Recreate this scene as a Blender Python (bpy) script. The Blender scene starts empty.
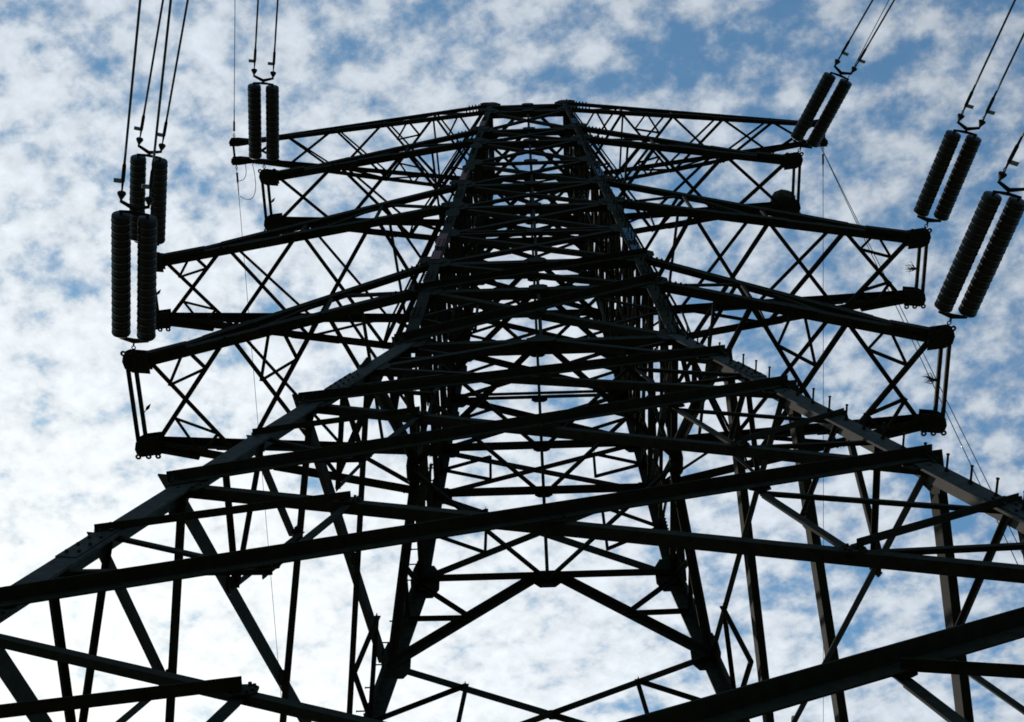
import bpy, math, random
from mathutils import Vector, Matrix
random.seed(7)
R = math.radians
V = Vector
S = bpy.context.scene
COL = S.collection

# ------------------------------------------------------------------ camera
cd = bpy.data.cameras.new('camera')
camo = bpy.data.objects.new('camera', cd)
COL.objects.link(camo)
rt = V((0.99949516, 0.03165496, -0.00271997))
up = V((0.03015131, -0.91805016, 0.39531607))
fw = V((-0.01001665, 0.39519851, 0.91854113))
M = Matrix((rt, up, -fw)).transposed().to_4x4()
M.translation = V((-0.2115, -10.204, 0.0))
camo.matrix_world = M
cd.sensor_width = 36.0
cd.lens = 36.0 * 1503.86 / 1024.0
cd.clip_start = 0.05
cd.clip_end = 20000
S.camera = camo

# ------------------------------------------------------------------ sky and sun
SUN_EL, SUN_AZ = R(40), R(-27)         # azimuth from +Y towards +X
sun_dir = V((math.sin(SUN_AZ) * math.cos(SUN_EL), math.cos(SUN_AZ) * math.cos(SUN_EL), math.sin(SUN_EL)))
W = bpy.data.worlds.new('World')
S.world = W
W.use_nodes = True
nt = W.node_tree
nt.nodes.clear()
def N(t, **kw):
    n = nt.nodes.new(t)
    for k, v in kw.items():
        setattr(n, k, v)
    return n
def L(a, b):
    nt.links.new(a, b)
def mth(op, a, b=None, c=None, clamp=False):
    n = N('ShaderNodeMath', operation=op)
    n.use_clamp = clamp
    for i, x in enumerate((a, b, c)):
        if x is None:
            continue
        if isinstance(x, (int, float)):
            n.inputs[i].default_value = x
        else:
            L(x, n.inputs[i])
    return n.outputs[0]
out = N('ShaderNodeOutputWorld')
bg = N('ShaderNodeBackground')
bg.inputs['Strength'].default_value = 0.1
L(bg.outputs[0], out.inputs[0])
sky = N('ShaderNodeTexSky', sky_type='NISHITA')
sky.sun_disc = False
sky.sun_elevation = SUN_EL
sky.sun_rotation = SUN_AZ
sky.air_density = 1.0
sky.dust_density = 0.6
sky.ozone_density = 2.0
tc = N('ShaderNodeTexCoord')
sep = N('ShaderNodeSeparateXYZ')
L(tc.outputs['Generated'], sep.inputs[0])
zc = mth('MAXIMUM', sep.outputs[2], 0.06)
px = mth('DIVIDE', sep.outputs[0], zc)
py = mth('DIVIDE', sep.outputs[1], zc)
cmb = N('ShaderNodeCombineXYZ')
L(px, cmb.inputs[0]); L(py, cmb.inputs[1])
mp = N('ShaderNodeMapping')
mp.inputs['Rotation'].default_value = (0, 0, R(28))
mp.inputs['Scale'].default_value = (1.0, 1.18, 1)
L(cmb.outputs[0], mp.inputs[0])
def noise(scale, detail, rough, dist=0.0, off=0.0, vec=None):
    n = N('ShaderNodeTexNoise')
    n.inputs['Scale'].default_value = scale
    n.inputs['Detail'].default_value = detail
    n.inputs['Roughness'].default_value = rough
    n.inputs['Distortion'].default_value = dist
    a = N('ShaderNodeVectorMath', operation='ADD')
    a.inputs[1].default_value = (off, off * 1.7, off * 0.3)
    L(vec or mp.outputs[0], a.inputs[0])
    L(a.outputs[0], n.inputs['Vector'])
    return n.outputs[0]
soft = noise(40.0, 7, 0.60, 0.0, 3.1)
# rounded cells: the sheet is broken into small separate tufts
wob = N('ShaderNodeTexNoise'); wob.inputs['Scale'].default_value = 30; wob.inputs['Detail'].default_value = 4
L(mp.outputs[0], wob.inputs['Vector'])
wsc = N('ShaderNodeVectorMath', operation='SCALE'); wsc.inputs['Scale'].default_value = 0.045
L(wob.outputs['Color'], wsc.inputs[0])
wad = N('ShaderNodeVectorMath', operation='ADD')
L(mp.outputs[0], wad.inputs[0]); L(wsc.outputs[0], wad.inputs[1])
vor = N('ShaderNodeTexVoronoi', feature='SMOOTH_F1')
vor.inputs['Scale'].default_value = 24.0
vor.inputs['Smoothness'].default_value = 0.7
L(wad.outputs[0], vor.inputs['Vector'])
puffs = mth('ADD', mth('MULTIPLY', soft, 1.05), mth('MULTIPLY', mth('SUBTRACT', 0.5, vor.outputs['Distance']), 0.42))      # small cloudlets of the altocumulus sheet
patch = noise(15, 4, 0.5, 0.0, 11.7)       # where the sheet is thicker or torn open
wide = noise(3.2, 2, 0.45, 0.0, 2.3)
# angle to the sun: the sheet is thicker and brighter there
dt = N('ShaderNodeVectorMath', operation='DOT_PRODUCT')
L(tc.outputs['Generated'], dt.inputs[0])
dt.inputs[1].default_value = sun_dir
sunc = mth('MAXIMUM', dt.outputs['Value'], 0.0)
dens = mth('ADD', mth('SUBTRACT', mth('MULTIPLY', puffs, 1.05), 0.185), mth('MULTIPLY', patch, 0.32))
dens = mth('ADD', dens, mth('MULTIPLY', wide, 0.24))
dens = mth('ADD', dens, mth('MULTIPLY', mth('POWER', sunc, 4.0), 0.46))
ramp = N('ShaderNodeMapRange')
ramp.interpolation_type = 'SMOOTHSTEP'
ramp.inputs['From Min'].default_value = 0.58
ramp.inputs['From Max'].default_value = 0.99
L(dens, ramp.inputs['Value'])
cover = mth('MULTIPLY', mth('ADD', mth('MULTIPLY', ramp.outputs[0], 0.79), 0.16), 1.0, clamp=True)
fine = noise(80, 5, 0.6, 0.0, 8.8)
lum = mth('ADD', mth('MULTIPLY', mth('POWER', sunc, 3.5), 5.4), 4.3)
lum = mth('MULTIPLY', lum, mth('ADD', mth('MULTIPLY', fine, 0.42), 0.79))
thick = N('ShaderNodeMapRange')
thick.inputs['From Min'].default_value = 0.6
thick.inputs['From Max'].default_value = 1.1
thick.inputs['To Min'].default_value = 0.85
thick.inputs['To Max'].default_value = 1.18
L(dens, thick.inputs['Value'])
lum = mth('MULTIPLY', lum, thick.outputs[0])
cc = N('ShaderNodeCombineXYZ')
warm = mth('POWER', sunc, 8.0)
L(mth('MULTIPLY', lum, mth('ADD', mth('MULTIPLY', warm, 0.16), 0.86)), cc.inputs[0])
L(mth('MULTIPLY', lum, mth('ADD', mth('MULTIPLY', warm, 0.06), 0.96)), cc.inputs[1])
L(mth('MULTIPLY', lum, mth('ADD', mth('MULTIPLY', warm, -0.10), 1.08)), cc.inputs[2])
skm = N('ShaderNodeMix', data_type='RGBA', blend_type='MULTIPLY')
skm.inputs['Factor'].default_value = 1.0
L(sky.outputs[0], skm.inputs['A'])
skm.inputs['B'].default_value = (0.40, 1.18, 1.40, 1)
mix = N('ShaderNodeMix', data_type='RGBA')
L(cover, mix.inputs['Factor'])
L(skm.outputs['Result'], mix.inputs['A'])
L(cc.outputs[0], mix.inputs['B'])
L(mix.outputs['Result'], bg.inputs[0])

sl = bpy.data.lights.new('sun', 'SUN')
sl.energy = 3.0
sl.angle = R(0.6)
sl.color = (1.0, 0.93, 0.82)
so = bpy.data.objects.new('sun', sl)
COL.objects.link(so)
so.rotation_euler = sun_dir.to_track_quat('Z', 'Y').to_euler()
so.location = sun_dir * 60

S.view_settings.view_transform = 'Standard'
S.view_settings.look = 'None'
S.view_settings.gamma = 1
S.view_settings.exposure = 0.0
S.view_settings.use_curve_mapping = False
S.render.engine = 'CYCLES'
S.cycles.max_bounces = 5
S.cycles.filter_width = 1.7
S.render.resolution_x = 1024
S.render.resolution_y = 722

# ------------------------------------------------------------------ materials
def mat(name, c1, c2, rough=0.6, metal=0.0, scale=6.0, r2=None, bump=0.0, c3=None, spec=0.5):
    m = bpy.data.materials.new(name)
    m.use_nodes = True
    t = m.node_tree
    b = t.nodes['Principled BSDF']
    co = t.nodes.new('ShaderNodeTexCoord')
    n = t.nodes.new('ShaderNodeTexNoise')
    n.inputs['Scale'].default_value = scale
    n.inputs['Detail'].default_value = 8
    n.inputs['Roughness'].default_value = 0.65
    t.links.new(co.outputs['Object'], n.inputs['Vector'])
    r = t.nodes.new('ShaderNodeValToRGB')
    r.color_ramp.elements[0].position = 0.36
    r.color_ramp.elements[1].position = 0.66
    r.color_ramp.elements[0].color = (*c1, 1)
    r.color_ramp.elements[1].color = (*c2, 1)
    t.links.new(n.outputs[0], r.inputs[0])
    col = r.outputs[0]
    if c3:
        n2 = t.nodes.new('ShaderNodeTexNoise')
        n2.inputs['Scale'].default_value = scale * 0.35
        n2.inputs['Detail'].default_value = 10
        n2.inputs['Roughness'].default_value = 0.75
        t.links.new(co.outputs['Object'], n2.inputs['Vector'])
        rr = t.nodes.new('ShaderNodeValToRGB')
        rr.color_ramp.elements[0].position = 0.56
        rr.color_ramp.elements[1].position = 0.68
        t.links.new(n2.outputs[0], rr.inputs[0])
        mx = t.nodes.new('ShaderNodeMix')
        mx.data_type = 'RGBA'
        t.links.new(rr.outputs[0], mx.inputs['Factor'])
        t.links.new(col, mx.inputs['A'])
        mx.inputs['B'].default_value = (*c3, 1)
        col = mx.outputs['Result']
    t.links.new(col, b.inputs['Base Color'])
    mr = t.nodes.new('ShaderNodeMapRange')
    mr.inputs['To Min'].default_value = rough
    mr.inputs['To Max'].default_value = r2 if r2 is not None else min(1, rough + 0.15)
    t.links.new(n.outputs[0], mr.inputs['Value'])
    t.links.new(mr.outputs[0], b.inputs['Roughness'])
    b.inputs['Metallic'].default_value = metal
    b.inputs['Specular IOR Level'].default_value = spec
    if bump:
        bp = t.nodes.new('ShaderNodeBump')
        bp.inputs['Strength'].default_value = bump
        bp.inputs['Distance'].default_value = 0.004
        t.links.new(n.outputs[0], bp.inputs['Height'])
        t.links.new(bp.outputs[0], b.inputs['Normal'])
    return m
STEEL = mat('weathered_steel', (0.019, 0.015, 0.010), (0.038, 0.031, 0.021), 0.75, 0.0, 9, bump=0.4, c3=(0.032, 0.022, 0.015), spec=0.07)
LEGST = mat('leg_steel', (0.017, 0.014, 0.010), (0.056, 0.047, 0.035), 0.65, 0.0, 11, bump=0.4, c3=(0.050, 0.037, 0.026), spec=0.15)
GALV = mat('galvanised_fitting', (0.20, 0.20, 0.19), (0.34, 0.33, 0.31), 0.45, 0.5, 30)
IRON = mat('cast_iron', (0.014, 0.013, 0.012), (0.030, 0.028, 0.025), 0.65, 0.0, 20, spec=0.15)
GLAZE = mat('brown_glaze', (0.013, 0.010, 0.008), (0.026, 0.019, 0.014), 0.45, 0.0, 14, r2=0.6, spec=0.25)
CABLE = mat('dull_aluminium_cable', (0.045, 0.045, 0.045), (0.085, 0.085, 0.085), 0.5, 0.4, 40)
ROPE = mat('pale_rope', (0.10, 0.10, 0.10), (0.16, 0.16, 0.155), 0.8, 0.0, 40)
REDP = mat('faded_red_paint', (0.12, 0.020, 0.018), (0.20, 0.045, 0.035), 0.6, 0, 12)
BLUEP = mat('faded_blue_paint', (0.015, 0.05, 0.10), (0.03, 0.09, 0.16), 0.6, 0, 12)
TWIG = mat('dry_twig', (0.035, 0.026, 0.018), (0.075, 0.055, 0.036), 0.9, 0, 20)
CONC = mat('concrete', (0.22, 0.21, 0.195), (0.32, 0.31, 0.29), 0.85, 0, 4, bump=0.3)
GRASS = mat('grass_ground', (0.025, 0.036, 0.014), (0.055, 0.062, 0.026), 0.95, 0, 0.8, bump=0.3, c3=(0.07, 0.055, 0.035))

# ------------------------------------------------------------------ mesh helpers
class MB:
    def __init__(s):
        s.v, s.f = [], []
    def add(s, vs, fs):
        o = len(s.v)
        s.v += [tuple(v) for v in vs]
        s.f += [tuple(i + o for i in f) for f in fs]
        return s
    def prism(s, prof, a, b):
        """sweep a list of offset vectors from a to b"""
        n = len(prof)
        vs = [a + q for q in prof] + [b + q for q in prof]
        fs = [(i, (i + 1) % n, n + (i + 1) % n, n + i) for i in range(n)]
        fs += [tuple(range(n))[::-1], tuple(range(n, 2 * n))]
        return s.add(vs, fs)
    def angle(s, a, b, u, w, size, t=None, size2=None):
        """L section: heel along a-b, flanges towards u and w"""
        t = t or max(0.008, size * 0.11)
        d = (b - a).normalized()
        u = (u - d * u.dot(d)).normalized()
        w = (w - d * w.dot(d) - u * (w - d * w.dot(d)).dot(u)).normalized()
        z2 = size2 or size
        prof = [V((0, 0, 0)), u * size, u * size + w * t, u * t + w * t, u * t + w * z2, w * z2]
        return s.prism(prof, a, b)
    def box(s, c, ax, ay, az):
        vs = [c + ax * i + ay * j + az * k for i in (-1, 1) for j in (-1, 1) for k in (-1, 1)]
        return s.add(vs, [(0, 1, 3, 2), (4, 6, 7, 5), (0, 4, 5, 1), (2, 3, 7, 6), (0, 2, 6, 4), (1, 5, 7, 3)])
    def tube(s, pts, r, n=8, radii=None, cap=True):
        pts = [V(p) for p in pts]
        rings = []
        ref = None
        for i, p in enumerate(pts):
            d = (pts[min(i + 1, len(pts) - 1)] - pts[max(i - 1, 0)]).normalized()
            if ref is None:
                ref = d.orthogonal().normalized()
            ref = (ref - d * ref.dot(d)).normalized()
            q = d.cross(ref)
            rr = radii[i] if radii else r
            rings.append([p + (ref * math.cos(2 * math.pi * k / n) + q * math.sin(2 * math.pi * k / n)) * rr for k in range(n)])
        vs = [x for ring in rings for x in ring]
        fs = []
        for i in range(len(pts) - 1):
            for k in range(n):
                fs.append((i * n + k, i * n + (k + 1) % n, (i + 1) * n + (k + 1) % n, (i + 1) * n + k))
        if cap:
            fs.append(tuple(range(n))[::-1])
            fs.append(tuple(range((len(pts) - 1) * n, len(pts) * n)))
        return s.add(vs, fs)
    def plate(s, poly, nrm, t):
        """flat polygon given by 3-D points, thickness t along nrm"""
        n = len(poly)
        vs = [p - nrm * t / 2 for p in poly] + [p + nrm * t / 2 for p in poly]
        fs = [(i, (i + 1) % n, n + (i + 1) % n, n + i) for i in range(n)]
        fs += [tuple(range(n))[::-1], tuple(range(n, 2 * n))]
        return s.add(vs, fs)
    def ring(s, c, a, b, r1, r2, n=14):
        """torus with its plane spanned by a, b"""
        nn = a.cross(b).normalized()
        m = 6
        vs = []
        for i in range(n):
            th = 2 * math.pi * i / n
            rad = a * math.cos(th) + b * math.sin(th)
            for j in range(m):
                ph = 2 * math.pi * j / m
                vs.append(c + rad * (r1 + r2 * math.cos(ph)) + nn * r2 * math.sin(ph))
        fs = [(i * m + j, ((i + 1) % n) * m + j, ((i + 1) % n) * m + (j + 1) % m, i * m + (j + 1) % m) for i in range(n) for j in range(m)]
        return s.add(vs, fs)
    def bolt(s, c, nrm, r=0.016, h=0.022):
        a = nrm.orthogonal().normalized()
        b = nrm.cross(a)
        n = 6
        lo = [c + (a * math.cos(k * math.pi / 3) + b * math.sin(k * math.pi / 3)) * r for k in range(n)]
        hi = [q + nrm * h for q in lo]
        return s.add(lo + hi, [(i, (i + 1) % n, n + (i + 1) % n, n + i) for i in range(n)] + [tuple(range(n, 2 * n))])
    def obj(s, name, m, parent=None, smooth=False):
        me = bpy.data.meshes.new(name)
        me.from_pydata(s.v, [], s.f)
        me.update()
        import bmesh
        bm = bmesh.new()
        bm.from_mesh(me)
        bmesh.ops.recalc_face_normals(bm, faces=bm.faces)
        bm.to_mesh(me)
        bm.free()
        if smooth:
            for p in me.polygons:
                p.use_smooth = True
        me.materials.append(m)
        o = bpy.data.objects.new(name, me)
        COL.objects.link(o)
        if parent is not None:
            o.parent = parent
        return o
def tag(o, label, cat, group=None, kind=None):
    if label: o['label'] = label
    if cat: o['category'] = cat
    if group: o['group'] = group
    if kind: o['kind'] = kind
    return o
def empty(name, label, cat, group=None):
    o = bpy.data.objects.new(name, None)
    o.empty_display_size = 0.2
    COL.objects.link(o)
    return tag(o, label, cat, group)

# ------------------------------------------------------------------ ground
GZ = -1.6
g = MB()
NG = 60
def gc(i):
    u = (i / NG) * 2 - 1
    return math.copysign(abs(u) ** 2.6, u) * 6000
for j in range(NG + 1):
    for i in range(NG + 1):
        x, y = gc(i), gc(j)
        d = math.hypot(x, y)
        h = 0.10 * math.sin(x * 0.21 + 1) * math.cos(y * 0.17) * min(1, d / 30)
        g.v.append((x, y, GZ + h))
for j in range(NG):
    for i in range(NG):
        a = j * (NG + 1) + i
        g.f.append((a, a + 1, a + NG + 2, a + NG + 1))
tag(g.obj('ground', GRASS, smooth=True), 'grassy field the pylon stands in', None, kind='structure')

# ------------------------------------------------------------------ the pylon
HW = 19.884
Z = dict(g=GZ + 0.25, a=3.8, b=9.4, c=12.7, d=16.1, e=18.2, hw=HW, b1=22.355, t1=23.888, m=25.75, b2=27.66, t2=29.436,
         n=31.45, b3=33.578, t3=34.915, be=37.2, te=38.0)
def hwid(z):
    return 2.0 + 0.221 * (HW - z) if z < HW else 2.0 - 0.054 * (z - HW)
tower = empty('transmission_tower', 'tall dark steel lattice power pylon with four pairs of crossarms seen from its foot', 'pylon')
CAMP = camo.matrix_world.translation.copy()

def frot(k, v):
    c, s = [(1, 0), (0, 1), (-1, 0), (0, -1)][k]
    return V((v[0] * c - v[1] * s, v[0] * s + v[1] * c, v[2]))
def fp(k, s, z, off=0.0):
    """point on face k (0 = near face, then anticlockwise), s in -1..1 across it"""
    w = hwid(z)
    return frot(k, V((s * w, -w - off, z)))
def fn(k, z=10):
    sl_ = 0.221 if z < HW else 0.054
    return frot(k, V((0, -1, sl_)).normalized())

# legs ---------------------------------------------------------------
leg_obj = {}
for sx in (-1, 1):
    for sy in (-1, 1):
        mb = MB()
        for z0, z1, size, t in ((Z['g'], HW, 0.22, 0.024), (HW, 22.2, 0.18, 0.02), (22.2, Z['t2'], 0.175, 0.019), (Z['t2'], Z['te'] + 0.12, 0.14, 0.016)):
            a = V((sx * hwid(z0), sy * hwid(z0), z0)); b = V((sx * hwid(z1), sy * hwid(z1), z1))
            mb.angle(a, b, V((-sx, 0, 0)), V((0, -sy, 0)), size, t)
        # splice cover plates, one on each flange, with bolts
        for zc_, ln, sz in ((5.4, .9, .2), (11.0, .9, .2), (17.2, .9, .2), (19.95, .6, .2), (21.2, .5, .17), (23.1, .4, .17), (24.9, .7, .17), (26.6, .4, .165), (28.6, .6, .165),
                            (30.5, .4, .135), (32.5, .6, .135), (34.2, .4, .13), (36.1, .5, .13)):
            z0, z1 = zc_ - ln / 2, zc_ + ln / 2
            o_ = 0.009
            a = V((sx * (hwid(z0) + o_), sy * (hwid(z0) + o_), z0)); b = V((sx * (hwid(z1) + o_), sy * (hwid(z1) + o_), z1))
            if z0 < HW < z1:
                a = V((sx * (hwid(HW) + 0.012), sy * (hwid(HW) + 0.012), HW + 0.01))
                b = V((sx * (hwid(z1) + 0.012), sy * (hwid(z1) + 0.012), z1))
            mb.angle(a, b, V((-sx, 0, 0)), V((0, -sy, 0)), sz - 0.01, 0.0075)
            for i in range(5):
                zz = a.z + (b.z - a.z) * (i + .5) / 5
                p = hwid(zz) + o_ + 0.001
                for q in (0.05, sz - 0.05):
                    mb.bolt(V((sx * (p - q), sy * p, zz)), V((0, sy, 0)))
                    mb.bolt(V((sx * p, sy * (p - q), zz)), V((sx, 0, 0)))
        lo_ = mb.obj('leg', LEGST, tower)
        lo_.data.materials.append(STEEL)
        for p in lo_.data.polygons:
            if p.center.z > 22.5 or (p.center.z > HW + .2 and len(p.vertices) < 7 and p.area < .5):
                p.material_index = 1
        leg_obj[sx, sy] = lo_

# members --------------------------------------------------------------
MEM = {}      # name -> list of (nearness, args)
def member(name, k, a, b, size, side=1, flip=1, offs=0.0, ext=0.0):
    """angle member lying in face k; side=+1 stands proud of the face, -1 sits behind the leg flange"""
    n = fn(k, (a.z + b.z) / 2)
    d = (b - a).normalized()
    a2 = a - d * ext; b2 = b + d * ext
    u = n.cross(d) * flip
    if side > 0:
        o = n * (0.004 + offs); w = n
    else:
        o = n * (-0.028 - offs); w = -n
    a2 = a2 - u * size / 2 + o; b2 = b2 - u * size / 2 + o
    dist = ((a + b) / 2 - CAMP).length
    MEM.setdefault(name, []).append(((b - a).length * size / dist / dist, (a2, b2, u, w, size)))

GUS = []
def gusset(k, c, wd, ht, side=-1, nb=5):
    n = fn(k, c.z)
    x = frot(k, V((1, 0, 0)))
    y = n.cross(x)
    if y.z < 0: y = -y
    o = n * (0.0 if side > 0 else -0.018)
    cx_, cy_ = wd / 2, ht / 2
    poly = [(-cx_, -cy_ * .5), (-cx_ * .55, -cy_), (cx_ * .55, -cy_), (cx_, -cy_ * .5), (cx_, cy_ * .5), (cx_ * .55, cy_), (-cx_ * .55, cy_), (-cx_, cy_ * .5)]
    GUS.append(([c + o + x * p[0] + y * p[1] for p in poly], n, side))

def leginset(k, s, z, q):
    """node on the centre line of the leg flange"""
    w = hwid(z)
    return frot(k, V((s * (w - q), -w, z)))

def xpanel(k, z0, z1, size, red=0.0, lower=False):
    q = 0.10 if z0 < HW else 0.08
    lo = {s: leginset(k, s, z0, q) for s in (-1, 1)}
    hi = {s: leginset(k, s, z1, q) for s in (-1, 1)}
    proud = 1 if z1 < 25 else -1
    m_ = -1 if k % 2 else 1
    member('diagonal_brace', k, lo[-m_], hi[m_], size * (1.4 if k % 2 and z0 < HW else 1), proud, -m_, ext=0.17 if proud > 0 else 0.05)
    member('diagonal_brace', k, hi[-m_], lo[m_], size * (.5 if z1 < 10 else .9) * (.8 if k % 2 else 1), -1, m_, ext=0.05, offs=0 if proud > 0 else .014)
    w0, w1 = hwid(z0) - q, hwid(z1) - q
    zc_ = z1 - (z1 - z0) * w1 / (w0 + w1)
    C = fp(k, 0, zc_)
    if size > 0.1:
        gusset(k, C, size * 1.5, size * 1.5, 1)
    if red:
        for s in (-1, 1):
            M2 = C.lerp(hi[s], .48 if z0 < 9 else .53); M1 = C.lerp(lo[s], (.545 if z0 > 9 else .5) if lower else .5)
            h = z1 - z0
            if lower:
                Q1 = leginset(k, s, z1 - (.44 if z0 > 9 else .34) * h, q); Q2 = leginset(k, s, z1 - .72 * h, q)
                A_, B_ = (M2, M1) if s * m_ < 0 or z0 < 9 else (M1, M2)
                member('redundant_brace', k, Q1 + (Q1 - A_).normalized() * .14, A_, red * 1.15, 1, -s)
                member('redundant_brace', k, Q1, B_, red * .85, -1, s, offs=0.02)
                member('redundant_brace', k, Q2, M1, red, -1, s, ext=0.03, offs=0.01)
                member('redundant_brace', k, M1, M2, red * 1.25, -1, s, offs=0.015, ext=0.03)
                gusset(k, M1, .2, .16); gusset(k, M2, .2, .16)
            else:
                Q1 = leginset(k, s, (z1 + z0) / 2, q)
                member('redundant_brace', k, Q1, M2, red, -1, s, offs=0.02)
                member('redundant_brace', k, Q1, M1, red, -1, s, offs=0.03)
                if z1 < 24.5:
                    member('redundant_brace', k, M1, M2, red, -1, s, offs=0.04, ext=.03)
    return C

for k in range(4):
    # splayed lower body
    xpanel(k, Z['g'], Z['a'] - .22, 0.14, 0.08, True)
    xpanel(k, Z['a'] - .22, Z['b'] - .30, 0.14, 0.075, True)
    xpanel(k, Z['b'], Z['c'], 0.122, 0.062, True)
    xpanel(k, Z['c'], Z['d'], 0.115, 0.055, True)
    xpanel(k, Z['d'], Z['e'], 0.11, 0.055)
    # inverted V under the waist
    ctr = fp(k, 0, HW - 0.05)
    for s in (-1, 1):
        e = leginset(k, s, Z['e'], 0.1)
        member('diagonal_brace', k, e, ctr + frot(k, V((s * .18, 0, 0))), 0.12, -1, s, ext=0.05)
        md = (e + ctr) / 2
        member('redundant_brace', k, leginset(k, s, HW - .15, .1), md, 0.06, -1, s, offs=0.02)
        member('redundant_brace', k, leginset(k, s, HW - .85, .1), md, 0.06, -1, s, offs=0.04)
        gusset(k, leginset(k, s, HW - .02, 0.14), 0.42, 0.7)
        gusset(k, leginset(k, s, Z['e'], 0.14), 0.42, 0.5)
        for zz in ('d', 'c', 'b', 'a'):
            gusset(k, leginset(k, s, Z[zz], 0.13), 0.34, 0.5)
    gusset(k, fp(k, 0, HW - .03), 0.42, 0.36)
    # straight upper body
    lv = ['hw', 'b1', 't1', 'm', 'b2', 't2', 'n', 'b3', 't3', 'be', 'te']
    for i in range(len(lv) - 1):
        z0, z1 = Z[lv[i]], Z[lv[i + 1]]
        size = (0.10 if i < 4 else 0.085) * (.78 if k % 2 else 1)
        if lv[i] == 'hw': size = 0.13
        if z1 - z0 > 0.9:
            xpanel(k, z0, z1, size, (0.036 if k % 2 else .045) if (k != 0 or z0 < 22) else 0)
            if i < 9:    # centre hanger
                member('centre_post', k, fp(k, 0, z0), fp(k, 0, z1), 0.055, -1, 1, offs=0.05)
        else:
            xpanel(k, z0, z1, 0.06)
    for nm in lv:
        size = dict(hw=0.12, m=0.07, n=0.07).get(nm, 0.155 if k % 2 == 0 else .11) * (.8 if k % 2 else 1)
        zz = Z[nm]
        member('horizontal_beam', k, leginset(k, -1, zz, 0.02), leginset(k, 1, zz, 0.02), size, -1, 1, offs=0.012)
        if nm == 'm':
            member('horizontal_beam', k, leginset(k, -1, zz + .16, 0.02), leginset(k, 1, zz + .16, 0.02), 0.06, -1, 1, offs=0.012)
        gusset(k, fp(k, 0, zz), 0.30, 0.26)
        for s in (-1, 1):
            gusset(k, leginset(k, s, zz, 0.15), 0.30 if k % 2 else .36, 0.4 if k % 2 else .5)
            if k % 2 == 0 and nm not in ('hw', 'm', 'n'):
                gusset(k, leginset(k, s, zz + .1, .02), 0.44, 0.42, 1)
            if k % 2 == 0 and nm in ('m', 'n', 'b2', 'b3'):
                gusset(k, leginset(k, s, zz - .55, .08), 0.27, 0.5, 1)
    if k % 2:
        # the faces that carry the arms have extra struts and redundants
        for i in range(len(lv) - 2):
            z0, z1 = Z[lv[i]], Z[lv[i + 1]]
            zm = (z0 + z1) / 2
            member('horizontal_beam', k, leginset(k, -1, zm, 0.02), leginset(k, 1, zm, 0.02), 0.06, -1, 1, offs=0.03)

# plan bracing (diaphragms) inside the body at arm levels
for nm in ('hw', 'b1', 't1', 'b2', 't2', 'b3', 't3', 'te'):
    w = hwid(Z[nm]) - 0.06
    zz = Z[nm] - 0.05
    mids = [V((0, -w, zz)), V((w, 0, zz)), V((0, w, zz)), V((-w, 0, zz))]
    for i in range(4):
        a, b = mids[i], mids[(i + 1) % 4]
        dist = ((a + b) / 2 - CAMP).length
        d = (b - a).normalized()
        MEM.setdefault('plan_brace', []).append(((b - a).length * .08 / dist / dist, (a, b, d.cross(V((0, 0, 1))), V((0, 0, -1)), 0.075)))

for name, lst in MEM.items():
    lst.sort(key=lambda q: -q[0])
    rest = MB()
    for i, (_, a) in enumerate(lst):
        if i < 100:
            MB().angle(*a).obj(name, STEEL, tower)
        else:
            rest.angle(*a)
    if rest.v:
        o = rest.obj(name, STEEL, tower)
        o['kind'] = 'stuff'
GUS.sort(key=lambda q: (q[0][0] - CAMP).length)
rest = MB()
for i, (poly, n, side) in enumerate(GUS):
    mb = MB() if i < 100 else rest
    mb.plate(poly, n, 0.014)
    if i < 100:
        c = sum(poly, V((0, 0, 0))) / len(poly)
        for p in poly:
            q = c + (p - c) * 0.72
            mb.bolt(q + n * 0.0075, n, 0.014, 0.02)
        mb.obj('gusset_plate', STEEL, tower)
if rest.v:
    rest.obj('gusset_plate', STEEL, tower)['kind'] = 'stuff'

# step bolts on two legs (sub-parts of the legs)
for (sx, sy), outv in (((1, -1), V((0, -1, 0))), ((-1, 1), V((-1, 0, 0)))):
    z = 6.0
    i = 0
    far = MB()
    while z < Z['te'] - .3:
        w = hwid(z)
        if sy < 0:
            base = V((sx * (w - 0.06), sy * (w - 0.02), z))
        else:
            base = V((sx * (w - 0.02), sy * (w - 0.06), z))
        if z < 24 and sy < 0 or z < 14:
            mb = MB()
        else:
            mb = far
        mb.tube([base, base + outv * 0.19], 0.011, 6)
        mb.tube([base + outv * 0.19, base + outv * 0.20], 0.017, 6)
        mb.bolt(base + outv * 0.024, outv, 0.022, 0.02)
        if mb is not far:
            mb.obj('step_bolt', STEEL, leg_obj[sx, sy])
        z += 0.42
    far.obj('step_bolt', STEEL, leg_obj[sx, sy])['kind'] = 'stuff'

# painted circuit marker plates on the near legs
for sx, m, lab in ((-1, REDP, 'faded red paint band on the left leg'), (1, BLUEP, 'faded blue paint band on the right leg')):
    for z0, z1 in ((24.0, 24.5), (24.75, 25.6), (29.7, 30.6), (35.2, 35.8)):
        mb = MB()
        o_ = 0.0195
        a = V((sx * (hwid(z0) + o_), -(hwid(z0) + o_), z0)); b = V((sx * (hwid(z1) + o_), -(hwid(z1) + o_), z1))
        mb.angle(a, b, V((-sx, 0, 0)), V((0, 1, 0)), 0.16 if z0 < 29 else 0.13, 0.004)
        o = mb.obj('circuit_marker', m, tower)
        o['label'] = lab

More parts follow.
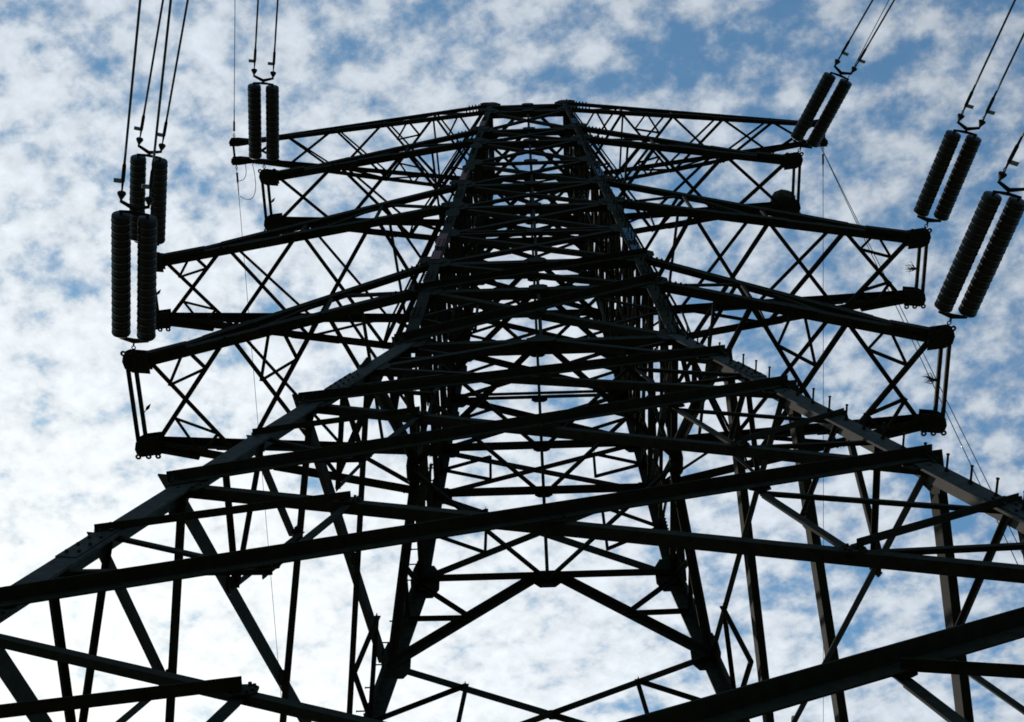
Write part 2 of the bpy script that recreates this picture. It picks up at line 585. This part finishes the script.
# concrete footings
for sx in (-1, 1):
    for sy in (-1, 1):
        mb = MB()
        w = hwid(GZ + 0.25) - 0.1
        c = V((sx * w, sy * w, 0))
        ring_ = [(0.55, GZ - 0.5), (0.55, GZ + 0.02), (0.42, GZ + 0.25)]
        vs = []
        for r_, zz in ring_:
            vs += [V((c.x + i * r_, c.y + j * r_, zz)) for i, j in ((-1, -1), (1, -1), (1, 1), (-1, 1))]
        fs = [(l * 4 + i, l * 4 + (i + 1) % 4, l * 4 + 4 + (i + 1) % 4, l * 4 + 4 + i) for l in range(2) for i in range(4)] + [(8, 9, 10, 11), (3, 2, 1, 0)]
        mb.add(vs, fs).obj('footing', CONC, tower)

# ------------------------------------------------------------------ crossarms
TIP = {'1': (6.522, .764, 22.404), '2': (7.543, .616, 27.722), '3': (6.136, .552, 33.62), 'E': (7.622, .244, 38.009)}
ARM_BR = []
ARM_REST = {}
UPV = V((0, 0, 1))
def crossarm(key, sx, zb, zt, npan, cs, bs, rs):
    Lx, dd, Tz = TIP[key]
    if key == '1': Lx += .10 if sx < 0 else .02
    arm = bpy.data.objects.new('crossarm', None)
    arm.empty_display_size = .2
    COL.objects.link(arm)
    arm.parent = tower
    ax = V((sx, 0, 0))
    def tip(sy): return V((sx * Lx, sy * dd, Tz))
    def root(sy, z): return V((sx * hwid(z), sy * hwid(z), z))
    def ch(sy, top, t):
        """t=0 at body, 1 at tip"""
        end = tip(sy) + V((-sx * 0.05, 0, 0.09 if top else -0.03))
        return root(sy, zt if top else zb).lerp(end, t)
    for sy in (-1, 1):
        for top in (0, 1):
            a, b = ch(sy, top, -0.01), ch(sy, top, 0.985)
            mb = MB()
            v_out = V((0, sy, 0))
            o = v_out * (0.012 + 0.004 * top)
            mb.angle(a + o, b + o, -v_out, UPV if not top else -UPV, cs, size2=cs * .9)
            # lap splice: a doubled length of angle near a panel point, and rows of bolts at the body end
            t0 = (0.40, 0.62)[top]
            if key != 'E' or not top:
                mb.angle(ch(sy, top, t0) + o * 1.0 + v_out * .011, ch(sy, top, t0 + .16) + v_out * .025, -v_out, UPV if not top else -UPV, cs * 1.02, t=0.009)
            if not top and key != 'E':
                lo_ = v_out * .085
                mb.angle(ch(sy, 0, .82) + lo_, ch(sy, 0, .965) + lo_, -v_out, UPV, cs * .95, t=.012)
            d = (b - a).normalized()
            for i in range(6):
                p = a + d * (0.12 + i * 0.085) + o
                mb.bolt(p + UPV * cs * .45 * (1 if not top else -1), v_out, 0.018, 0.04)
                mb.bolt(b - d * (0.1 + i * .07) + o + UPV * cs * .45 * (1 if not top else -1), v_out, 0.014, 0.03)
            mb.obj('chord', STEEL, arm)
    ts = [i / npan for i in range(npan + 1)]
    def br(a, b, u, w, size):
        ARM_BR.append(((b - a).length * size / ((a + b) / 2 - CAMP).length ** 2, arm, (a, b, u, w, size)))
    dn = V((0, 0, -1))
    for i in range(npan):
        t0, t1 = ts[i], ts[i + 1]
        if i == npan - 1: t1 = 0.965
        # underside X
        n0, n1, f0, f1 = ch(-1, 0, t0), ch(-1, 0, t1), ch(1, 0, t0), ch(1, 0, t1)
        dz = V((0, 0, -0.012))
        br(n0 + dz, f1 + dz, (f1 - n0).cross(dn), dn, bs)
        br(f0 - dz * 2, n1 - dz * 2, (n1 - f0).cross(dn), -dn, bs)
        c = ((n0 + f1) / 2 + (f0 + n1) / 2) / 2
        if key in '12' and i == npan - 1 or key == 'E' and i < 2:
            pts = [(n0.lerp(n1, .5), n0.lerp(f1, .28)), (n0.lerp(n1, .5), n1.lerp(f0, .26)), (f0.lerp(f1, .5), f0.lerp(n1, .28)), (f0.lerp(f1, .5), f1.lerp(n0, .26)),
                   (n0.lerp(f1, .28), n1.lerp(f0, .26)), (f0.lerp(n1, .28), f1.lerp(n0, .26))]
            for a, b in pts:
                br(a + V((0, 0, .02)), b + V((0, 0, .02)), (b - a).cross(dn), -dn, rs)
        if key == '1' and i == npan - 2:
            for a, b in ((n0.lerp(n1, .45), n0.lerp(f1, .3)), (n0.lerp(n1, .55), n1.lerp(f0, .3)), (n0.lerp(f1, .3), n1.lerp(f0, .3))):
                br(a + V((0, 0, .02)), b + V((0, 0, .02)), (b - a).cross(dn), -dn, rs)
        # top side zigzag
        if i < npan - 1:
            a, b = ch(-1, 1, t1), ch(1, 1, t0)
            br(a, b, (b - a).cross(dn), dn, bs * .75)
            if i == 0:
                a, b = ch(-1, 1, t0), ch(1, 1, t1)
                br(a + V((0, 0, .03)), b + V((0, 0, .03)), (b - a).cross(dn), UPV, bs * .6)
        # side faces
        for sy in (-1, 1):
            yv = V((0, sy, 0))
            if 0 < i < npan - 1:
                a, b = ch(sy, 0, t0), ch(sy, 1, t0)
                br(a - yv * .02, b - yv * .02, ax, -yv, rs)
            if i < npan - 1:
                a, b = (ch(sy, 0, t1), ch(sy, 1, t0)) if i % 2 else (ch(sy, 0, t0), ch(sy, 1, t1))
                br(a - yv * .03, b - yv * .03, (b - a).cross(yv), -yv, bs * .75)
        # internal cross brace
        if i == 0:
            a, b = ch(-1, 0, .2), ch(1, 1, .2)
            br(a, b, ax, UPV, rs)
    # tip plates with shackle lugs
    for sy in (-1, 1):
        mb = MB()
        T = tip(sy)
        if key == 'E':
            poly = [(-.42, -.06), (-.1, -.10), (.08, -.10), (.12, -.02), (.10, .08), (-.1, .09), (-.42, .05)]
            hh = .10
        else:
            poly = [(-.30, .20), (-.30, -.13), (.02, -.17), (.10, -.14), (.13, -.03), (.10, .10), (-.02, .17)]
            hh = .17
        P2 = [T + V((sx * x, -sy * y, 0)) for x, y in poly]
        mb.plate([p + V((0, 0, -.075)) for p in P2], UPV, .016)
        mb.plate([p + V((0, 0, .10)) for p in P2], UPV, .016)
        mb.box(T + V((-sx * .08, sy * .04, .012)), V((.17, 0, 0)), V((0, .012, 0)), V((0, 0, .078)))
        mb.box(T + V((-sx * .12, -sy * .05, .012)), V((.12, 0, 0)), V((0, .012, 0)), V((0, 0, .078)))
        if key != 'E':
            for q in (-.24, -.08, .09):
                c = T + V((sx * q, sy * .168, -.075))
                mb.ring(c, V((1, 0, 0)), V((0, 1, 0)), .033, .019)
        for i in range(3):
            for j in range(2):
                mb.bolt(T + V((sx * (-.22 + i * .11), sy * (-.05 + j * .1), -.084)), -UPV, .017, .02)
        mb.obj('tip_plate', IRON, arm)
    # tie bars between the two tip plates
    for q in ((-.085, .045) if key != 'E' else (.0,)):
        a, b = tip(-1) + V((sx * q, 0, -.02)), tip(1) + V((sx * q, 0, -.02))
        MB().angle(a, b, V((sx, 0, 0)), UPV, .06 if key != 'E' else .05).obj('tie_bar', LEGST if sx > 0 else STEEL, arm)
    return arm
arms = {}
for sx in (-1, 1):
    arms['1', sx] = crossarm('1', sx, Z['b1'], Z['t1'], 3, .15, .075, .05)
    arms['2', sx] = crossarm('2', sx, Z['b2'], Z['t2'], 4, .15, .075, .05)
    arms['3', sx] = crossarm('3', sx, Z['b3'], Z['t3'], 3, .14, .075, .05)
    arms['E', sx] = crossarm('E', sx, Z['be'] - .1, Z['te'], 5, .10, .06, .045)
ARM_BR.sort(key=lambda q: -q[0])
for i, (_, arm, a) in enumerate(ARM_BR):
    if i < 100:
        MB().angle(*a).obj('arm_brace', STEEL, arm)
    else:
        ARM_REST.setdefault(arm, MB()).angle(*a)
for arm, mb in ARM_REST.items():
    mb.obj('arm_brace', STEEL, arm)['kind'] = 'stuff'

# ------------------------------------------------------------------ insulator strings and conductors
def basis(d):
    side = V((0, 0, 1)).cross(d).normalized()
    if side.x < 0: side = -side
    return side, d.cross(side).normalized()
NAMES = {('1', -1): 'left lowest', ('2', -1): 'left middle', ('3', -1): 'left uppermost', ('1', 1): 'right lowest', ('2', 1): 'right middle', ('3', 1): 'right uppermost'}
STR = {('1', -1): (10.2, 2.66, 16), ('2', -1): (11.0, 2.22, 13), ('3', -1): (6.6, 2.24, 13), ('3', 1): (23.0, 2.14, 13), ('2', 1): (14.0, 2.2, 13), ('1', 1): (14.2, 2.55, 16)}
LAB_S = {('1', -1): 'dark double insulator string at the lowest left crossarm, nearest of the left three',
         ('2', -1): 'dark double insulator string at the middle left crossarm, partly behind the lowest one',
         ('3', -1): 'short dark double insulator string hanging across the top left crossarm tip',
         ('3', 1): 'slanting dark double insulator string at the topmost right phase crossarm',
         ('2', 1): 'slanting dark double insulator string at the middle right crossarm',
         ('1', 1): 'slanting dark double insulator string at the lowest right crossarm, cut by the photo edge'}
LAB_C = {('1', -1): 'black conductor leaving the lowest left insulators, %s of its pair',
         ('2', -1): 'black conductor leaving the middle left insulators, %s of its pair',
         ('3', -1): 'black conductor rising from the top left insulators, %s of its pair',
         ('3', 1): 'black conductor rising from the top right insulators, %s of its pair',
         ('2', 1): 'black conductor leaving the middle right insulators, %s of its pair',
         ('1', 1): 'black conductor leaving the lowest right insulators, %s of its pair'}
def lathe(mb, base, d, prof, n=20):
    a = d.orthogonal().normalized(); b = d.cross(a)
    vs, fs = [], []
    for h, r in prof:
        for k in range(n):
            th = 2 * math.pi * k / n
            vs.append(base + d * h + (a * math.cos(th) + b * math.sin(th)) * r)
    m = len(prof)
    for i in range(m - 1):
        for k in range(n):
            fs.append((i * n + k, i * n + (k + 1) % n, (i + 1) * n + (k + 1) % n, (i + 1) * n + k))
    fs.append(tuple(range(n))[::-1]); fs.append(tuple(range((m - 1) * n, m * n)))
    mb.add(vs, fs)
LINK = 0.5
HANG = 0.20
CD = {('1', -1): V((0.263, -1, -.17)), ('2', -1): V((0.326, -1, -.17)), ('3', -1): V((0.179, -1, -.17)),
      ('3', 1): V((0.472, -1, -.17)), ('2', 1): V((0.31, -1, -.17)), ('1', 1): V((0.331, -1, -.17))}
for (key, sx), (az, ln, nd) in STR.items():
    Lx, dd, Tz = TIP[key]
    if key == '1': Lx += .035 if sx < 0 else .02
    az = R(az)
    d = V((math.sin(az), -math.cos(az), -.19)).normalized()
    side, nn = basis(d)
    tip = V((sx * Lx, -dd - .16, Tz - .03))
    root = empty('insulator_string', LAB_S[key, sx], 'insulator', 'double insulator strings at the crossarm tips')
    root.location = tip
    def loc(p): return p - tip
    # shackle and chain link
    mb = MB()
    o0 = V((0, 0, 0))
    mb.ring(o0 + d * .03, d, nn, .035, .011)
    mb.ring(o0 + d * .10, d, side, .030, .010)
    mb.ring(o0 + d * .165, d, nn, .030, .010)
    mb.obj('chain_link', IRON, root, True)
    # inner yoke
    sp = .20
    y0 = d * .22
    mb = MB()
    mb.plate([y0 - side * .02 - d * .03, y0 + side * .02 - d * .03, y0 + side * (sp + .04) + d * .025, y0 + side * (sp + .04) + d * .065,
              y0 + d * .055, y0 - side * (sp + .04) + d * .065, y0 - side * (sp + .04) + d * .025], nn, .02)
    for s in (-1, 1):
        mb.tube([y0 + side * s * sp + d * .03, y0 + side * s * sp + d * .13], .02, 8)
    mb.obj('yoke_plate', IRON, root)
    # the two strings of discs
    st = y0 + d * .12
    top_len = ln - LINK + .02
    pitch = top_len / nd
    rd = .152
    for s in (-1, 1):
        mb = MB()
        base = st + side * s * sp
        prof = [(0, .03)]
        for i in range(nd):
            h = i * pitch
            q_ = pitch / .146
            prof += [(h + .004 * q_, .141), (h + .014 * q_, .146), (h + .024 * q_, rd * .98), (h + .040 * q_, rd), (h + .056 * q_, rd * .985), (h + .064 * q_, .142),
                     (h + .074 * q_, .142), (h + .082 * q_, rd * .95), (h + .098 * q_, rd * .975), (h + .114 * q_, rd * .94), (h + .122 * q_, .146), (h + .140 * q_, .141)]
        prof += [(top_len + .01, .03)]
        lathe(mb, base, d, prof, 22)
        mb.obj('disc_stack', GLAZE, root, True)
    # outer yokes
    e0 = st + d * (top_len + .01)
    mb = MB()
    for s in (-1, 1):
        mb.tube([e0 + side * s * sp, e0 + side * s * sp + d * .06], .022, 8)
    mb.plate([e0 - side * (sp + .03) + d * .035, e0 + side * (sp + .03) + d * .035, e0 + side * (sp + .03) + d * .065, e0 + side * .03 + d * .085, e0 - side * .03 + d * .085, e0 - side * (sp + .03) + d * .065], nn, .02)
    mb.tube([e0 + d * .07, e0 + d * .14], .024, 8)
    cdir = CD[key, sx].normalized()
    cs2 = basis(cdir)[0]
    e1 = e0 + d * .13
    lean = V((0, 0, 1)) if sx else 0
    hw2 = .21
    ends = {}
    for s in (-1, 1):
        ends[s] = e1 + cs2 * s * hw2 + cdir * .06
    mb.plate([e1 - d * .03 - side * .03, e1 - d * .03 + side * .03, ends[1] + side * .02, ends[1] + cdir * .04, e1 + d * .03, ends[-1] + cdir * .04, ends[-1] - side * .02], nn, .02)
    mb.obj('yoke_plate', IRON, root)
    for s in (-1, 1):
        p = ends[s]
        # arcing bell, link, strain clamp with its jumper palm
        mb = MB()
        lathe(mb, p, cdir, [(0, .018), (.05, .020), (.07, .032), (.13, .062), (.15, .068), (.165, .062), (.18, .02)], 16)
        mb.obj('arcing_bell', IRON, root, True)
        mb = MB()
        mb.ring(p + cdir * .22, cdir, nn, .036, .010)
        mb.tube([p + cdir * .25, p + cdir * .33, p + cdir * .36, p + cdir * .62, p + cdir * .66, p + cdir * .80], .02, 10, [.016, .020, .030, .030, .020, .018])
        clamp = mb.obj('strain_clamp', IRON, root, True)
        mb = MB()
        pp = p + cdir * .36
        q = (cs2 * (-1 if sx < 0 else 1) * .8 + V((0, 0, -1)) * .55 + cdir * .1).normalized()
        mb.box(pp + q * .075, q * .07, cdir * .032, q.cross(cdir).normalized() * .014)
        mb.bolt(pp + q * .11 - q.cross(cdir).normalized() * .014, -q.cross(cdir).normalized(), .014, .02)
        mb.obj('jumper_palm', GALV, clamp)
        # the conductor itself, sagging away over the viewer's head
        pts = []
        start = tip + p + cdir * .78
        for i in range(41):
            t = (i / 40) ** 1.6 * 150
            pts.append(start + cdir * t + V((0, 0, 0.00055 * t * t)))
        mb = MB()
        mb.tube(pts, .019 if key == '1' else .02, 8)
        c = mb.obj('conductor', CABLE, None, True)
        tag(c, LAB_C[key, sx] % ('left one' if s < 0 else 'right one'), 'power line', 'conductors strung from the crossarms')

# ------------------------------------------------------------------ earth wires, jumpers and ropes
LE, DE, TE = TIP['E']
def wire(name, pts, r, label, cat, group=None, m=CABLE):
    o = MB().tube(pts, r, 6).obj(name, m, None, True)
    return tag(o, label, cat, group)
def span(start, d, length, curv, n=30):
    return [start + d * ((i / n) ** 1.5 * length) + V((0, 0, curv * ((i / n) ** 1.5 * length) ** 2)) for i in range(n + 1)]
GE = 'thin earth wires on the topmost arms'
for sx, dxf, dxr in ((-1, .1315, -.0009), (1, .433, .0287)):
    sname = 'left' if sx < 0 else 'right'
    for sy, dx in ((-1, dxf), (1, dxr)):
        T = V((sx * LE, sy * DE, TE))
        dvec = V((dx, sy, -.12)).normalized()
        lab = ('thin earth wire rising from the tip of the top %s arm out of the photo' if sy < 0 else 'thin earth wire running down behind the pylon from the top %s arm tip') % sname
        wire('earth_wire', span(T + dvec * .85, dvec, 160, .0004), .0095 if sy < 0 else .0075, lab, 'earth wire', GE)
        f = empty('earth_wire_clamp', ('beaded strain clamp on the %s side of the top %s arm tip' % ('front' if sy < 0 else 'rear', sname)), 'clamp', 'strain clamps of the earth wires')
        f.location = T
        mb = MB(); sd, nn = basis(dvec)
        for i in range(3):
            mb.ring(dvec * (.12 + i * .06), dvec, sd if i % 2 else nn, .026, .009)
        mb.obj('chain_link', IRON, f, True)
        mb = MB()
        mb.tube([dvec * .30, dvec * .33, dvec * .36, dvec * .55, dvec * .60, dvec * .9], .02, 8, [.012, .03, .026, .026, .014, .012])
        mb.obj('clamp_body', IRON, f, True)
# jumper loops under the left tip
def bez(pts, n=20):
    a, b, c, d = [V((-LE + p[0], DE + p[1], TE - .08 + p[2])) for p in pts]
    return [a * (1 - t) ** 3 + b * 3 * t * (1 - t) ** 2 + c * 3 * t * t * (1 - t) + d * t ** 3 for t in [i / n for i in range(n + 1)]]
wire('jumper_loop', bez([(.24, .0, 0), (.30, .3, -.1), (.26, .48, -.15), (.05, .5, -.08)]), .009, 'short thin jumper loop nearer the top left arm tip', 'wire', 'thin jumper loops at the top left tip')
wire('jumper_loop', bez([(.42, .0, 0), (.62, .75, -.3), (.42, 1.15, -.3), (.05, .9, -.12)]), .009, 'wider thin jumper loop hanging below the top left arm tip', 'wire', 'thin jumper loops at the top left tip')
# two ropes from the right tip to the ground
for dv, lab in ((V((.345, 1, -2.2)), 'thin rope slanting down to the right, left one of the two'), (V((.395, 1, -2.0)), 'thin rope slanting down to the right, right one of the two')):
    a = V((LE - .12, DE, TE - .1))
    t = (TE - .1 - GZ) / -dv.z
    b = a + dv * t
    wire('rope', [a.lerp(b, i / 30) + V((0, 0, -1.2)) * math.sin(math.pi * i / 30) for i in range(31)], .010, lab, 'rope', 'ropes from the right earth wire arm', ROPE)

# ------------------------------------------------------------------ nest, twigs and bird scarers on the arms
def twigs(mb, c, n, rad, ln, thick, dirs=None, rnd=random):
    for _ in range(n):
        th = rnd.uniform(0, 2 * math.pi); ph = rnd.uniform(-.6, 1.2)
        o = V((math.cos(th) * math.cos(ph), math.sin(th) * math.cos(ph), math.sin(ph)))
        p = c + o * rad * rnd.uniform(.6, 1.0)
        tang = o.cross(V((rnd.uniform(-1, 1), rnd.uniform(-1, 1), rnd.uniform(-1, 1)))).normalized()
        q = (tang + o * rnd.uniform(-.15, .5)).normalized()
        l = ln * rnd.uniform(.5, 1)
        mb.tube([p - q * l / 2, p + o * l * .08, p + q * l / 2], thick, 4, [thick * 1.1, thick, thick * .4])
nest = empty('bird_nest', 'round dark twig nest on the far tip of the top right crossarm', 'nest')
nc = V((6.136 - .22, .50, 33.62 + .24))
nest.location = nc
mb = MB()
prof = []
for i in range(9):
    a = -math.pi / 2 + i * math.pi / 10
    prof.append((math.sin(a) * .21, max(.02, math.cos(a) * .30)))
lathe(mb, V((0, 0, 0)), V((0, 0, 1)), prof, 22)
for i, v in enumerate(mb.v):
    k = 1 + random.uniform(-.08, .08)
    mb.v[i] = (v[0] * k, v[1] * k, v[2] * k)
mb.obj('nest_bowl', TWIG, nest)
mb = MB()
twigs(mb, V((0, 0, 0)), 260, .27, .22, .006)
mb.obj('twigs', TWIG, nest)['kind'] = 'stuff'

def tuft(c, outd, lab):
    mb = MB()
    rr = random.Random(int(c.x * 100))
    for i in range(16):
        q = (outd + V((rr.uniform(-.2, .2), rr.uniform(-.75, .75), rr.uniform(-.5, .5)))).normalized()
        l = rr.uniform(.08, .22)
        bend = V((rr.uniform(-.05, .05), rr.uniform(-.05, .05), rr.uniform(-.02, .08)))
        mb.tube([c, c + q * l * .5 + bend, c + q * l], .006, 4, [.010, .007, .003])
    mb.tube([c - outd * .05, c + outd * .06], .035, 8, [.03, .02])
    tag(mb.obj('twig_tuft', TWIG, None), lab, 'twigs', 'tufts of twigs caught on the right crossarm tips')
tuft(V((6.522 - .12, -.02, 22.37)), V((-1, -.1, 0)), 'spiky tuft of twigs on the tip bars of the lowest right crossarm')
tuft(V((7.543 - .12, .0, 27.68)), V((-1, -.1, 0)), 'spiky tuft of twigs on the tip bars of the middle right crossarm')
def scarer(c, lab):
    mb = MB()
    d = V((.62, -.75, .1)).normalized() * .5
    mb.tube([c - V((.05, -.06, 0)), c], .008, 5)
    mb.tube([c, c + d * .05, c + d * .12, c + d * .19, c + d * .27], .03, 8, [.010, .022, .028, .016, .004])
    s = V((0, 0, 1)).cross(d)
    mb.plate([c + d * .04, c + d * .10 + s * .06, c + d * .2 + s * .03, c + d * .16 - s * .02], V((0, 0, 1)), .006)
    tag(mb.obj('bird_scarer', IRON, None, False), lab, 'bird scarer', 'small leaf shaped bird scarers on the left tips')
scarer(V((-6.522 + .035, .10, 22.37)), 'small dark leaf-shaped bird scarer beside the tip bars of the lowest left crossarm')
scarer(V((-7.543 + .10, .06, 27.69)), 'small dark leaf-shaped bird scarer half hidden by the middle left crossarm insulators')
scarer(V((-6.136 + .10, .05, 33.59)), 'small dark leaf-shaped bird scarer beside the tip bars of the top left phase crossarm')
print('objects', len(bpy.data.objects))
